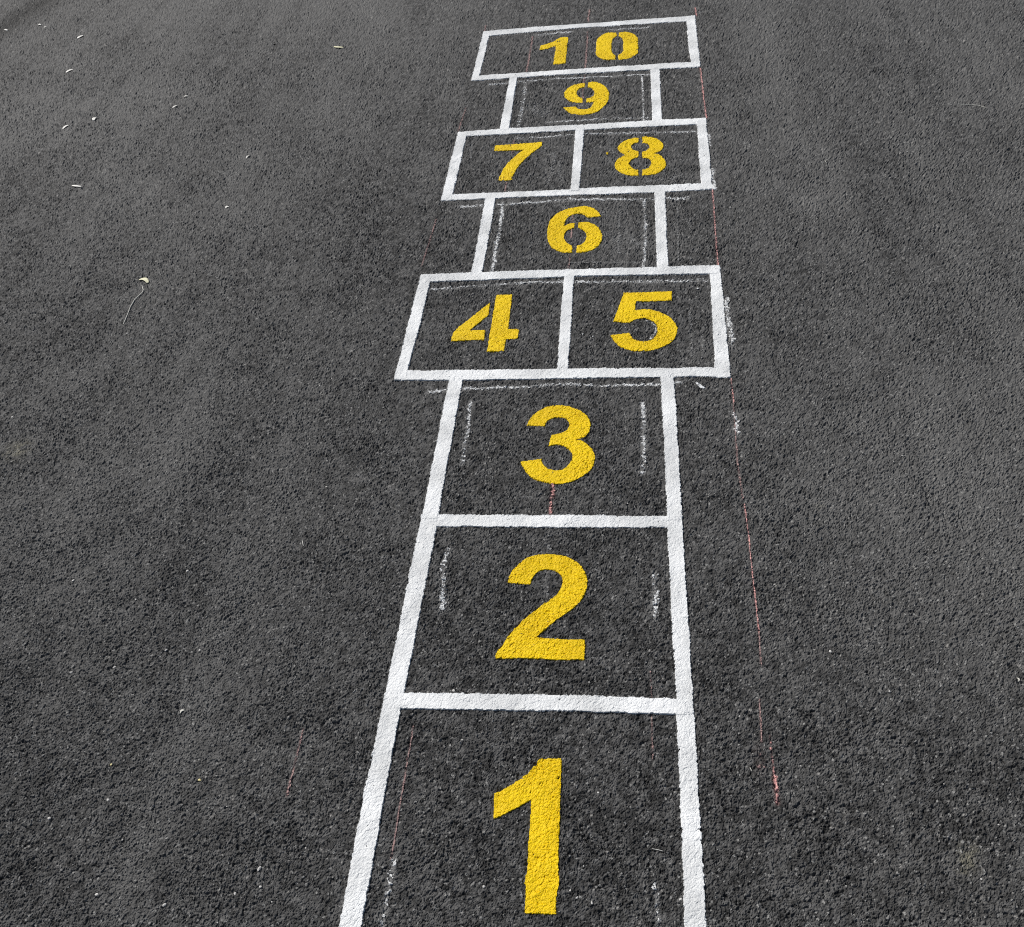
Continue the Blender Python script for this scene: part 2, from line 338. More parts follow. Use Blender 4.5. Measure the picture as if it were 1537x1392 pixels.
# white outline, stroke by stroke: photo corners of each brushed line (left/top edge first)
def stroke(*c): return [fp(*q) for q in c]
lines = [
    # row ten
    stroke(('A1', 275, 290), ('A1', 890, 240), ('A2', 1335, 112), ('A2', 1343, 173), ('A2', 0, 252), ('A1', 262, 351)),
    stroke(('A1', 275, 290), ('A1', 357, 292), ('A1', 345, 345), ('A1', 232, 805), ('A1', 218, 860), ('A1', 130, 868)),
    stroke(('A2', 1225, 118), ('A2', 1335, 112), ('A2', 1395, 708), ('A2', 1288, 712), ('A2', 1283, 650), ('A2', 1252, 440), ('A2', 1232, 182)),
    stroke(('A1', 146, 810), ('A1', 232, 804), ('A1', 890, 760), ('A1', 1537, 715), ('A2', 1283, 650), ('A2', 1389, 645), ('A2', 1395, 708), ('A2', 0, 782), ('A1', 130, 868)),
    # row nine
    stroke(('A3', 270, 160), ('A3', 364, 155), ('A3', 310, 470), ('A3', 265, 790), ('A3', 152, 790)),
    stroke(('A4', 737, 95), ('A4', 848, 90), ('A4', 862, 400), ('A4', 879, 730), ('A4', 761, 735)),
    # rows seven and eight
    stroke(('A5', 250, 130), ('A5', 780, 92), ('A5', 1537, 55), ('A6', 960, 75), ('A6', 1400, 55), ('A6', 1406, 118), ('A6', 1310, 122), ('A6', 182, 178), ('A5', 1420, 115), ('A5', 770, 152), ('A5', 338, 176), ('A5', 240, 181)),
    stroke(('A5', 250, 130), ('A5', 352, 125), ('A5', 338, 180), ('A5', 268, 480), ('A5', 200, 755), ('A5', 188, 812), ('A5', 78, 822)),
    stroke(('A6', 1304, 62), ('A6', 1400, 55), ('A6', 1432, 330), ('A6', 1466, 772), ('A6', 1358, 780), ('A6', 1352, 715), ('A6', 1330, 430), ('A6', 1310, 122)),
    stroke(('A6', 93, 150), ('A6', 184, 145), ('A6', 160, 480), ('A6', 132, 790), ('A6', 40, 795), ('A6', 68, 470)),
    stroke(('A5', 92, 762), ('A5', 200, 755), ('A5', 1380, 705), ('A6', 132, 760), ('A6', 1352, 715), ('A6', 1462, 710), ('A6', 1508, 774), ('A6', 850, 808), ('A6', 0, 832), ('A5', 640, 795), ('A5', 78, 822)),
    # row six
    stroke(('A7', 300, 120), ('A7', 420, 115), ('A7', 372, 430), ('A7', 258, 1010), ('A7', 133, 1015), ('A7', 220, 560)),
    stroke(('A8', 1244, 60), ('A8', 1374, 50), ('A8', 1388, 480), ('A8', 1409, 960), ('A8', 1276, 965), ('A8', 1258, 500)),
    # rows four and five
    stroke(('B1', 265, 97), ('B1', 660, 78), ('B1', 1537, 52), ('B2', 850, 90), ('B2', 1230, 78), ('B2', 1335, 75), ('B2', 1341, 140), ('B2', 1258, 143), ('B2', 800, 152), ('B2', 220, 160), ('B1', 1365, 115), ('B1', 335, 153), ('B1', 250, 158)),
    stroke(('B1', 265, 97), ('B1', 345, 94), ('B1', 330, 190), ('B1', 255, 500), ('B1', 165, 830), ('B1', 150, 900), ('B1', 60, 905), ('B1', 70, 850), ('B1', 170, 460)),
    stroke(('B2', 1254, 84), ('B2', 1335, 75), ('B2', 1370, 420), ('B2', 1418, 938), ('B2', 1300, 938), ('B2', 1297, 860), ('B2', 1275, 450), ('B2', 1258, 143)),
    stroke(('B2', 139, 130), ('B2', 217, 126), ('B2', 198, 430), ('B2', 168, 900), ('B2', 82, 903), ('B2', 110, 480)),
    stroke(('B1', 70, 838), ('B1', 165, 830), ('B1', 1310, 818), ('B2', 170, 865), ('B2', 1297, 860), ('B2', 1412, 858), ('B2', 1418, 938), ('B2', 1130, 930), ('B2', 870, 935), ('B2', 0, 945), ('B1', 580, 905), ('B1', 60, 905)),
    # row three
    stroke(('B3', 322, 10), ('B3', 440, 10), ('B3', 385, 340), ('B3', 300, 790), ('B3', 222, 1238), ('B3', 205, 1270), ('B3', 72, 1275), ('B3', 205, 600)),
    stroke(('B4', 990, 8), ('B4', 1108, 5), ('B4', 1140, 480), ('B4', 1186, 1290), ('B4', 1055, 1290), ('B4', 1030, 760)),
    stroke(('B3', 82, 1232), ('B3', 222, 1238), ('B3', 1392, 1240), ('B4', 1055, 1250), ('B4', 1183, 1252), ('B4', 1188, 1352), ('B4', 1050, 1350), ('B4', 0, 1345), ('B3', 200, 1340), ('B3', 62, 1338)),
    # row two
    stroke(('B5', 290, -30), ('B5', 408, -30), ('B5', 395, 70), ('B5', 300, 560), ('B5', 175, 1205), ('B5', 150, 1330), ('B5', 12, 1335), ('B5', 150, 660)),
    stroke(('B6', 932, 10), ('B6', 1040, -10), ('B6', 1075, 560), ('B6', 1122, 1355), ('B6', 1003, 1365), ('B6', 998, 1250), ('B6', 962, 620)),
    stroke(('B5', 42, 1200), ('B5', 180, 1208), ('B5', 1346, 1226), ('B6', 1000, 1250), ('B6', 1114, 1252), ('B6', 1120, 1364), ('B6', 1000, 1362), ('B5', 1346, 1340), ('B5', 150, 1320), ('B5', 18, 1318)),
    # row one, down past the lower edge of the picture to its starting line
    stroke(('B5', 22, 1290), ('B5', 152, 1300), ('B7', 350, 550), ('B7', 198, 1383), ('B7', 138, 1720), ('B7', -18, 1725), ('B7', 185, 620)),
    stroke(('B6', 1000, 1340), ('B6', 1121, 1335), ('B8', 1250, 640), ('B8', 1292, 1383), ('B8', 1312, 1740), ('B8', 1158, 1745), ('B8', 1118, 700)),
    stroke(('B7', -2, 1640), ('B8', 1306, 1665), ('B8', 1313, 1800), ('B7', -30, 1780)),
]
allpx = np.array([q for s_ in lines for q in s_]); cw = ground_at(allpx)
oc = np.array([(cw[:, 0].min() + cw[:, 0].max()) / 2, (cw[:, 1].min() + cw[:, 1].max()) / 2])
court = bpy.data.objects.new('hopscotch_outline', None); scene.collection.objects.link(court); court.location = (oc[0], oc[1], 0)
court.empty_display_size = 0.2
tag(court, 'white painted hopscotch outline of stacked single and double boxes on dark asphalt', 'hopscotch court')
C_, S_, D_ = 'cross_line', 'side_line', 'dividing_line'
LNAME = [C_, S_, S_, C_, S_, S_, C_, S_, S_, D_, C_, S_, S_, C_, S_, S_, D_, C_, S_, S_, C_, S_, S_, C_, S_, S_, C_]
for i, s_ in enumerate(lines):
    co, q = drape(ground_at(s_), oc, 0.00022 * (i % 5), 0.0012, 0.14)
    nm = LNAME[i]; link(nm, mesh_from(nm, co, q), M['white'], court)

# yellow numerals; (x, y, 1) is a sharp corner
NUM = {
 '1': ('B8', [[(138,225,1),(292,225,1),(280,560),(268,1030,1),(273,1065),(268,1110),(258,1170),(250,1303,1),(36,1298,1),(42,1120),(30,1090),(38,1040),(48,1028,1),(81,510,1),(10,555),(-60,592),(-130,628),(-181,645,1),(-176,470,1),(-120,447),(-60,413),(0,373),(50,335),(100,280)]]),
 '2': ('B6', [[(-177,443,1),(-167,400),(-127,340),(-57,280),(13,252),(98,243),(200,250),(290,285),(350,345),(378,420),(372,490),(350,550),(290,615),(220,665),(150,715),(90,765),(20,826,1),(362,842,1),(362,983,1),(-255,970,1),(-258,940),(-217,880),(-162,805),(-82,720),(-7,655),(63,600),(143,545),(185,495),(208,440),(195,395),(160,362),(100,350),(45,362),(10,392),(-7,425),(-19,458,1)]]),
 '3': ('B4', [[(-175,462,1),(-140,400),(-80,340),(0,300),(80,285),(180,292),(270,320),(340,360),(380,415),(388,470),(365,530),(320,565),(255,582,1),(320,600),(385,650),(420,710),(425,760),(400,830),(340,890),(250,940),(160,965),(60,968),(-20,955),(-120,920),(-175,865),(-215,805),(-222,775,1),(-42,752,1),(-30,790),(10,832),(70,850),(140,842),(190,810),(220,760),(225,710),(195,665),(140,638),(80,630),(20,642,1),(45,545,1),(110,530),(170,505),(200,465),(195,425),(160,398),(90,390),(40,402),(5,430),(-15,470,1)]]),
 '4': ('B1', [[(800,305,1),(785,408,1),(645,521,1),(763,518,1),(752,595,1),(500,605,1),(512,550),(545,508),(610,455)],
              [(845,250,1),(972,245,1),(935,512,1),(1022,513,1),(1012,588,1),(920,590,1),(908,685,1),(772,685,1)]]),
 '5': ('B2', [[(595,285,1),(968,275,1),(966,347,1),(690,355,1),(683,420,1),(750,412),(830,420),(910,448),(970,490),(1005,545),(1005,600),(975,650),(920,690),(840,720),(740,733),(650,728),(580,705),(525,660),(493,608,1),(640,590,1),(660,625),(700,648),(760,657),(820,638),(850,600),(855,560),(835,515),(800,495),(750,483),(690,492),(640,517,1),(515,507,1)]]),
 '6': ('A8', [[(635,355,1),(610,310),(560,265),(480,240),(400,238),(320,250),(230,270),(140,310),(70,365),(30,430),(10,530),(15,630),(50,700),(120,745),(200,770),(302,775,1),(300,690,1),(250,665),(215,620),(208,570),(225,530),(265,505),(328,490,1),(328,428,1),(265,437),(205,463,1),(225,410),(255,365),(300,338),(370,322),(430,332),(475,370,1)],
              [(370,425,1),(440,418),(520,430),(590,470),(640,540),(642,620),(610,690),(550,735),(470,760),(345,775,1),(352,692,1),(400,680),(440,645),(462,590),(455,545),(420,510),(368,490,1)]]),
 '7': ('A5', [[(622,265,1),(1098,228,1),(1095,268,1),(1020,325),(960,372),(905,425),(850,490),(815,550),(790,615,1),(650,623,1),(665,580),(700,510),(750,440),(810,385),(870,335),(910,310,1),(612,322,1)]]),
 '8': ('A6', [[(725,252,1),(660,262),(590,285),(540,315),(515,350),(525,380),(560,410),(590,428,1),(540,450),(500,485),(485,525),(500,570),(550,610),(620,632),(725,640,1),(725,575,1),(670,562),(640,530),(635,505),(655,478),(690,462),(725,452,1),(725,388,1),(690,380),(660,362),(655,340),(675,318),(725,303,1)],
              [(762,245,1),(840,247),(910,265),(960,298),(978,335),(965,370),(930,395),(880,412,1),(940,430),(985,470),(1002,515),(990,560),(950,595),(880,622),(762,635,1),(762,575,1),(820,560),(850,525),(850,495),(825,468),(762,455,1),(762,395,1),(810,378),(835,350),(820,320),(762,308,1)]]),
 '9': ('A3', [[(1138,232,1),(1060,243),(980,270),(920,315),(892,365),(905,400),(950,440),(1010,460),(1115,465,1),(1115,408,1),(1080,398),(1050,370),(1045,345),(1060,315),(1085,295),(1138,280,1)],
              [(1175,228,1),(1250,222),(1330,245),(1390,290),(1418,350),(1415,410),(1385,480),(1330,535),(1260,575),(1170,600),(1080,605),(1000,595),(940,570),(885,520,1),(1035,503,1),(1060,530),(1110,540),(1170,535),(1210,510),(1243,455,1),(1152,460,1),(1152,412,1),(1200,405),(1240,375),(1245,340),(1225,305),(1170,282,1)]]),
 '10': ('A2', [[(1160-1383.3,360,1),(1255-1383.3,358,1),(1222-1383.3,662,1),(1078-1383.3,675,1),(1108-1383.3,460,1),(1060-1383.3,475),(1000-1383.3,495),(922-1383.3,505,1),(928-1383.3,455,1),(1000-1383.3,440),(1070-1383.3,415),(1120-1383.3,385)],
               [(425,308,1),(340,305),(280,320),(220,360),(195,410),(188,500),(190,560),(225,595),(290,620),(415,622,1),(415,568,1),(385,545),(370,500),(372,430),(385,380),(432,345,1)],
               [(452,300,1),(540,298),(620,320),(668,360),(678,430),(675,530),(640,570),(560,610),(445,622,1),(445,565,1),(480,545),(498,510),(500,430),(500,390),(485,365),(452,350,1)]]),
}
NLAB = {'1': 'yellow painted numeral 1 in the first box of the hopscotch', '2': 'yellow painted numeral 2 in the box between 1 and 3',
        '3': 'yellow painted numeral 3 in the single box below the pair 4 and 5', '4': 'yellow stencilled numeral 4 split by a thin gap, beside the 5',
        '5': 'yellow painted numeral 5 with a flat top bar, beside the split 4', '6': 'yellow stencilled numeral 6 with gaps, alone in its box',
        '7': 'yellow painted numeral 7 with a slanting stem, beside the split 8', '8': 'yellow stencilled numeral 8 split down the middle, beside the 7',
        '9': 'yellow stencilled numeral 9 with gaps, in the box under the 10', '10': 'yellow painted number 10 in the wide last box'}
for k, (f, pieces) in NUM.items():
    polys = [ground_at(fpl(f, smooth_outline(p))) for p in pieces]
    allp = np.concatenate(polys); base = (allp.min(0) + allp.max(0)) / 2
    far = px_size(fp(f, 300, 300)) > 0.0019
    pit = 0.75 if k in ('10', '9', '8', '7', '6') else 0.38 if k in ('4', '5') else 0.34
    if len(polys) == 1:
        co, q = drape(polys[0], base, 0.0, 0.0007, pit, 0.42)
        o = link('painted_numeral', mesh_from('painted_numeral', co, q), M['yellow'], None, (base[0], base[1], 0))
    else:
        o = bpy.data.objects.new('painted_numeral', None); scene.collection.objects.link(o); o.location = (base[0], base[1], 0); o.empty_display_size = 0.05
        for i, p in enumerate(polys):
            co, q = drape(p, base, 0.0, 0.0007, pit, 0.42)
            nm = 'stencil_piece' if k != '10' else 'digit_one' if i == 0 else 'digit_zero_half'
            link(nm, mesh_from(nm, co, q), M['yellow'], o)
    tag(o, NLAB[k], 'numeral', 'yellow hopscotch numerals')

# ------------------------------------------------------------------ chalk caught on the tops of the stones
CH = [0]
dust_white = np.zeros(X.shape, np.float32); dust_red = np.zeros(X.shape, np.float32)
def chalk(segs, wpx, dens, material, label, cat='chalk line', group=None, name='chalk_line', patch=0.75):
    """segs: list of photo polylines; wpx: line width in photo pixels; dens: share of stone tops that took chalk"""
    CH[0] += 1; seed = 500 + CH[0] * 17
    base = ground_at([segs[0][0]])[0]; meshes = []
    for sg in segs:
        cos, qs, off, run = [], [], 0, 0.0; along = []
        w = ground_at(sg); pm = sg[len(sg) // 2]; gp = ground_at([pm, (pm[0], pm[1] + 1)]); pv = float(np.hypot(*(gp[1] - gp[0])))
        for a, b in zip(w[:-1], w[1:]):
            d = b - a; L = float(np.hypot(*d))
            if L < 1e-6: continue
            d = d / L; nrm = np.array([-d[1], d[0]]); r = 0.5 * wpx * math.hypot(nrm[0] * px_size(pm), nrm[1] * pv); s = float(np.clip(px_size(sg[0]) * 0.7, 0.0010, 0.0024))
            t, u = np.meshgrid(np.arange(0, L, s), np.arange(-2.2 * r - s, 2.2 * r + s, s), indexing='ij')
            R_ = 3.2 * r; sel = (X > min(a[0], b[0]) - R_) & (X < max(a[0], b[0]) + R_) & (Y > min(a[1], b[1]) - R_) & (Y < max(a[1], b[1]) + R_)
            if sel.any():
                xs, ys = X[sel], Y[sel]; tt = np.clip((xs - a[0]) * d[0] + (ys - a[1]) * d[1], 0, L)
                dd = np.hypot(xs - a[0] - d[0] * tt, ys - a[1] - d[1] * tt) / (1.25 * r)
                amt = 0.34 * min(1.0, dens) * np.exp(-dd * dd) * np.clip(0.2 + 1.3 * vnoise(xs, ys, 0.02, seed + 9), 0, 1) * (0.5 if material in ('faint', 'rose') else 1)
                tgt = dust_red if material in ('pink', 'rose') else dust_white
                tgt[sel] = np.maximum(tgt[sel], amt)
            if t.shape[0] < 2 or t.shape[1] < 2: continue
            wob = r * (1.1 * (vnoise(t + a[0] * 9, t * 0 + a[1] * 7, 0.03, seed) - 0.5) + 1.1 * (vnoise(t + a[0] * 9, t * 0 + a[1] * 7, 0.009, seed + 5) - 0.5))
            x = a[0] + d[0] * t + nrm[0] * (u + wob); y = a[1] + d[1] * t + nrm[1] * (u + wob)
            h, ra, rb = aggregate(x, y); h = h / AGG
            prob = dens * np.exp(-(u / r) ** 2 * 1.1) * (1 - patch + 2 * patch * vnoise(x, y, 0.045, seed + 1))
            on = (h > 0.16 - 0.24 * prob) & (ra + 0.5 * (rb - 0.5) < 1.05 * prob) & (prob > 0.05)
            ids = np.arange(x.size).reshape(x.shape)
            q = np.stack([ids[:-1, :-1], ids[1:, :-1], ids[1:, 1:], ids[:-1, 1:]], -1)[on[:-1, :-1]]
            run += L
            if not len(q): continue
            along.append(run - L + t[:-1, :-1][on[:-1, :-1]])
            used = np.unique(q); rm = np.zeros(x.size, np.int64); rm[used] = np.arange(len(used))
            z = lowland(x, y) + AGG * (0.75 * h + 0.09) + 0.0005
            cos.append(np.stack([x - base[0], y - base[1], z], -1).reshape(-1, 3)[used]); qs.append(rm[q] + off); off += len(used)
        if qs:                                      # a stroke that skipped is several strokes
            co, q, al = np.concatenate(cos), np.concatenate(qs), np.concatenate(along)
            so = np.sort(al); cuts = so[1:][np.diff(so) > max(0.012, 0.05 * (so[-1] - so[0]))]
            lab = np.searchsorted(cuts, al, side='right')
            for k_ in range(len(cuts) + 1):
                qk = q[lab == k_]
                if len(qk) < 3: continue
                us_ = np.unique(qk); rm = np.zeros(len(co), np.int64); rm[us_] = np.arange(len(us_)); meshes.append((co[us_], rm[qk]))
    if not meshes: print('EMPTY chalk', label); return None
    if len(meshes) == 1: o = link(name, mesh_from(name, *meshes[0]), M[material], None, (base[0], base[1], 0))
    else:
        o = bpy.data.objects.new(name, None); scene.collection.objects.link(o); o.location = (base[0], base[1], 0); o.empty_display_size = 0.03
        for me_ in meshes: link('chalk_stroke', mesh_from('chalk_stroke', *me_), M[material], o)
    return tag(o, label, cat, group)
def F(f, *pts): return [fp(f, *q) for q in pts]
chalk([F('A1', (865, 340), (1080, 318), (1300, 298))], 2.0, 0.9, 'chalk', 'short white chalk dash above the digit 1 of the number 10')
chalk([F('A2', (310, 275), (735, 255), (805, 243))], 1.8, 0.9, 'chalk', 'short white chalk dash above the zero of the number 10')
chalk([F('A3', (30, 260), (245, 237)), F('A3', (360, 222), (800, 185), (1130, 175), (1537, 152)), F('A4', (370, 187), (740, 180))], 1.9, 0.85, 'chalk', 'white chalk line across the box above the 9')
chalk([F('A3', (450, 230), (430, 420), (395, 600), (370, 740))], 5.0, 0.5, 'chalk', 'smeared white chalk line down the side of box 9 beyond the tail')
chalk([F('A4', (640, 185), (650, 400), (660, 730))], 2.2, 0.9, 'chalk', 'thin straight white chalk line down box 9 on its rounded side')
chalk([F('A3', (690, 690), (1200, 665), (1537, 640)), F('A4', (380, 685), (720, 680))], 2.2, 0.7, 'chalk', 'broken white chalk line under the numeral 9')
chalk([F('A5', (830, 195), (1150, 180), (1415, 155))], 1.9, 0.85, 'chalk', 'white chalk line over the bar of the 7')
chalk([F('A6', (182, 215), (700, 210), (1300, 192))], 2.4, 0.9, 'chalk', 'white chalk line over the split 8 up to the outline')
chalk([F('A6', (1428, 220), (1445, 340)), F('A6', (1462, 560), (1490, 765))], 4.0, 0.75, 'chalk', 'white chalk scribble on the outer side of box 8')
chalk([F('A7', (0, 242), (270, 230)), F('A7', (420, 222), (900, 190), (1300, 155)), F('A8', (300, 155), (700, 155), (1245, 158)), F('A8', (1380, 155), (1640, 150))], 3.0, 0.9, 'chalk', 'rough white chalk line under boxes 7 and 8, over the stencilled 6')
chalk([F('A7', (495, 180), (470, 420), (430, 640), (400, 850), (360, 990))], 4.6, 0.9, 'chalk', 'thick rough white chalk line down box 6 on its closed side')
chalk([F('A8', (1130, 160), (1138, 420), (1138, 660), (1120, 940))], 4.0, 0.88, 'chalk', 'thick rough white chalk line down box 6 beside its open terminal')
chalk([F('A8', (850, 160), (838, 420), (830, 800))], 3.2, 0.55, 'faint', 'faint white chalk line between the 6 and the thicker chalk line')
chalk([F('A8', (250, 890), (1080, 885))], 1.8, 0.6, 'faint', 'faint white chalk line under the numeral 6')
chalk([F('B1', (340, 210), (600, 192), (1000, 160), (1360, 150))], 3.2, 0.85, 'chalk', 'rough white chalk line over the split 4')
chalk([F('B2', (220, 200), (700, 202), (1250, 190))], 3.4, 0.85, 'chalk', 'rough white chalk line over the flat bar of the 5')
chalk([F('B2', (1380, 320), (1402, 500), (1430, 690))], 7.5, 0.85, 'chalk', 'white chalk scribble along the outer side of box 5')
chalk([F('P', (1102, 620), (1108, 652))], 5.5, 0.8, 'chalk', 'small white chalk smudge on the red line beside box 3')
chalk([F('B3', (130, 170), (300, 145)), F('B3', (430, 140), (900, 125), (1280, 100)), F('B4', (100, 102), (500, 112), (990, 105)), F('B4', (1125, 92), (1180, 88))], 3.6, 0.85, 'chalk', 'rough white chalk line below the double row of 4 and 5')
chalk([F('B3', (500, 250), (482, 450), (440, 650), (422, 790))], 4.6, 0.85, 'chalk', 'white chalk dash down box 3 beside the hooks of the 3')
chalk([F('B4', (835, 260), (858, 420), (845, 620), (835, 880))], 6.5, 0.85, 'chalk', 'white chalk dash down box 3 beside the round side of the 3')
chalk([F('B5', (485, 200), (448, 300), (440, 460), (432, 630))], 7.0, 0.66, 'chalk', 'speckled white chalk dash between the outline and the hook of the 2')
chalk([F('B6', (845, 365), (845, 690))], 7.5, 0.78, 'chalk', 'speckled white chalk dash between the 2 and the outline, on its round side')
chalk([F('B5', (1175, 180), (1165, 235)), F('B5', (1165, 350), (1150, 540))], 6.0, 0.5, 'faint', 'faint chalk flecks inside the bowl of the 2')
chalk([F('B7', (420, 915), (402, 1060), (362, 1230), (345, 1400))], 7.0, 0.72, 'chalk', 'white chalk dash down box 1 beside the flag of the 1')
chalk([F('B8', (940, 1085), (955, 1250), (962, 1400))], 6.5, 0.66, 'chalk', 'white chalk dash down box 1 beside the straight side of the 1')
chalk([F('B7', (1380, 140), (1330, 420)), F('B7', (1335, 545), (1302, 960), (1295, 1290))], 3.2, 0.38, 'faint', 'dotted white chalk guide line along the stem of the 1')
chalk([F('B2', (775, 495), (845, 545), (835, 600), (790, 640))], 2.6, 0.6, 'chalk', 'white chalk flecks inside the bowl of the 5')
chalk([F('B2', (1100, 430), (1110, 560), (1120, 780)), F('B2', (1195, 600), (1205, 800), (1120, 815))], 4.5, 0.4, 'faint', 'scattered chalk flecks beside the round side of the 5')
chalk([F('A5', (1210, 330), (1205, 500), (1130, 650)), F('A5', (1260, 420), (1270, 600))], 6.0, 0.45, 'faint', 'scattered chalk flecks between the 7 and the dividing line')
chalk([F('A5', (395, 220), (370, 430))], 2.5, 0.6, 'faint', 'faint chalk tick beside the bar of the 7')
chalk([F('A6', (1080, 560), (1170, 620), (1000, 680), (780, 690))], 3.5, 0.42, 'faint', 'scattered chalk flecks under the numeral 8')
chalk([F('A3', (500, 480), (580, 560), (680, 620))], 14.0, 0.42, 'faint', 'rubbed chalk smudge in box 9 beside the tail of the 9', 'chalk smudge', None, 'chalk_smudge')
chalk([F('A8', (750, 650), (950, 600), (1080, 700))], 16.0, 0.30, 'faint', 'rubbed chalk smudge in box 6 between the two chalk lines', 'chalk smudge', None, 'chalk_smudge')
chalk([F('A8', (1510, 240), (1520, 880))], 2.0, 0.6, 'faint', 'faint chalk line outside box 6 between outline and red line')
chalk([F('A2', (735, 265), (735, 360)), F('A2', (1185, 460), (1190, 580))], 1.6, 0.5, 'faint', 'faint chalk ticks beside the zero of the number 10')
# red chalk
chalk([F('P', (1043.5, 13), (1045, 25)), F('P', (1051, 103), (1055, 140), (1060, 179)), F('P', (1069, 286), (1073, 340), (1077, 400)), F('P', (1097, 569), (1101, 605)), F('P', (1117, 757), (1123, 800), (1128, 850), (1139, 950))], 1.5, 1.35, 'pink', 'long broken red chalk line running past the boxes on the 5 and 8 side', patch=0.1)
chalk([F('P', (1101, 605), (1106, 690), (1115, 750)), F('P', (1139, 950), (1142, 1000)), F('P', (1140, 1050), (1143, 1115))], 1.8, 1.1, 'rose', 'faint worn stretch of the long red chalk line')
chalk([F('P', (1155, 1105), (1160, 1150), (1162, 1165))], 2.0, 0.7, 'pink', 'thin red chalk tail above a thick red end mark')
chalk([F('P', (1162, 1165), (1165, 1190), (1166.5, 1206))], 5.0, 1.1, 'pink', 'thick red chalk end mark on bare asphalt beside box 1', patch=0.2)
chalk([F('P', (1141, 1125), (1143, 1160))], 14, 0.30, 'rose', 'rubbed red chalk smudge beside the thick red end mark', 'chalk smudge', None, 'chalk_smudge')
chalk([F('A1', (1495, 40), (1482, 175)), F('A1', (1475, 290), (1465, 480), (1445, 715)), F('A3', (1135, 130), (1112, 300), (1108, 470)), F('A8', (303, 335), (285, 600)), F('A8', (272, 790), (258, 950))], 1.8, 1.1, 'rose', 'thin red chalk centre line through the boxes 10, 9 and 6')
chalk([F('B3', (1215, 965), (1215, 1090)), F('B3', (1205, 1080), (1195, 1232))], 4.2, 0.8, 'pink', 'short red chalk mark under the numeral 3')
chalk([F('A1', (300, 222), (287, 288)), F('A5', (330, -120), (250, 118)), F('P', (655, 330), (633, 400))], 1.6, 0.95, 'rose', 'thin red chalk line along the outline corners of boxes 10 and 7')
chalk([F('A1', (840, 345), (800, 600), (768, 760)), F('A5', (810, 205), (795, 340)), F('A5', (735, 635), (720, 725))], 1.8, 1.05, 'rose', 'thin red chalk line through box 10 to the foot of the 7')
chalk([F('B7', (555, 0), (520, 200), (470, 500), (440, 690), (400, 920))], 2.0, 0.95, 'rose', 'thin red chalk line down box 1 beside the flag of the 1')
chalk([F('C6', (545, 150), (430, 640), (300, 1150))], 2.4, 1.15, 'rose', 'short thin red chalk dash on bare asphalt outside box 1')
chalk([F('P', (976, 1008), (978, 1046)), F('P', (978, 1072), (979, 1140))], 1.6, 0.8, 'rose', 'thin red chalk line crossing the cross bar between boxes 1 and 2')

for nm, v in (('chalk_white', dust_white), ('chalk_red', dust_red)):
    a = ground.data.attributes.new(nm, 'FLOAT', 'POINT'); a.data.foreach_set('value', np.ascontiguousarray(v, np.float32).ravel())

# ------------------------------------------------------------------ loose bits on the asphalt
rng = np.random.default_rng(11)
ORD = ['first', 'first', 'second', 'third', 'fourth', 'fifth', 'sixth', 'seventh', 'last']
def row_word(p):
    r_ = int(np.clip(math.floor(ground_at([p])[0][1] / (0.443 * K)), -1, 7)); return ORD[r_ + 1]
def surf(x, y): return float(height(np.array([x]), np.array([y]))[0])
def blade(name, p0, p1, width_px, bend, material, label, cat, group=None, lift=0.003, tip=0.25):
    """a curled leaf, husk or shaving lying between two photo points: a closed thin shell"""
    a, b = ground_at([p0, p1]); d = b - a; L = float(np.hypot(*d)); d = d / L; nrm = np.array([-d[1], d[0]])
    w = width_px * px_size(p0) * 0.60; n, k = 11, 5; top = []
    for i in range(n):
        t = i / (n - 1); ww = w * max(0.06, (math.sin(math.pi * min(1, max(0, t * (1 - tip) + tip * 0.5))) ** 0.6))
        if i in (0, n - 1): ww *= 0.35
        for j in range(k):
            s = j / (k - 1) * 2 - 1
            c = a + d * L * t + nrm * (s * ww + bend * L * math.sin(math.pi * t))
            top.append((c[0], c[1], float(lowland(a[:1] + d[0] * L / 2, a[1:] + d[1] * L / 2)[0]) + AGG * 0.30 + 0.5 * lift * math.sin(math.pi * t) + 0.15 * ww * s * s))
    top = np.array(top); bot = top.copy(); bot[:, 2] -= 0.0009
    co = np.concatenate([top, bot]); q = []
    N = n * k
    for i in range(n - 1):
        for j in range(k - 1):
            v = i * k + j; q.append((v, v + k, v + k + 1, v + 1)); q.append((v + N, v + N + 1, v + N + k + 1, v + N + k))
    rim = [j for j in range(k)] + [i * k + k - 1 for i in range(1, n)] + [(n - 1) * k + j for j in range(k - 2, -1, -1)] + [i * k for i in range(n - 2, 0, -1)]
    for i in range(len(rim)): u, v = rim[i], rim[(i + 1) % len(rim)]; q.append((u, v, v + N, u + N))
    c = co.mean(0); c[2] = bot[:, 2].min(); o = link(name, mesh_from(name, co - c, np.array(q)), M[material], None, c)
    o.data.polygons.foreach_set('use_smooth', np.ones(len(o.data.polygons), bool))
    return tag(o, label, cat, group)
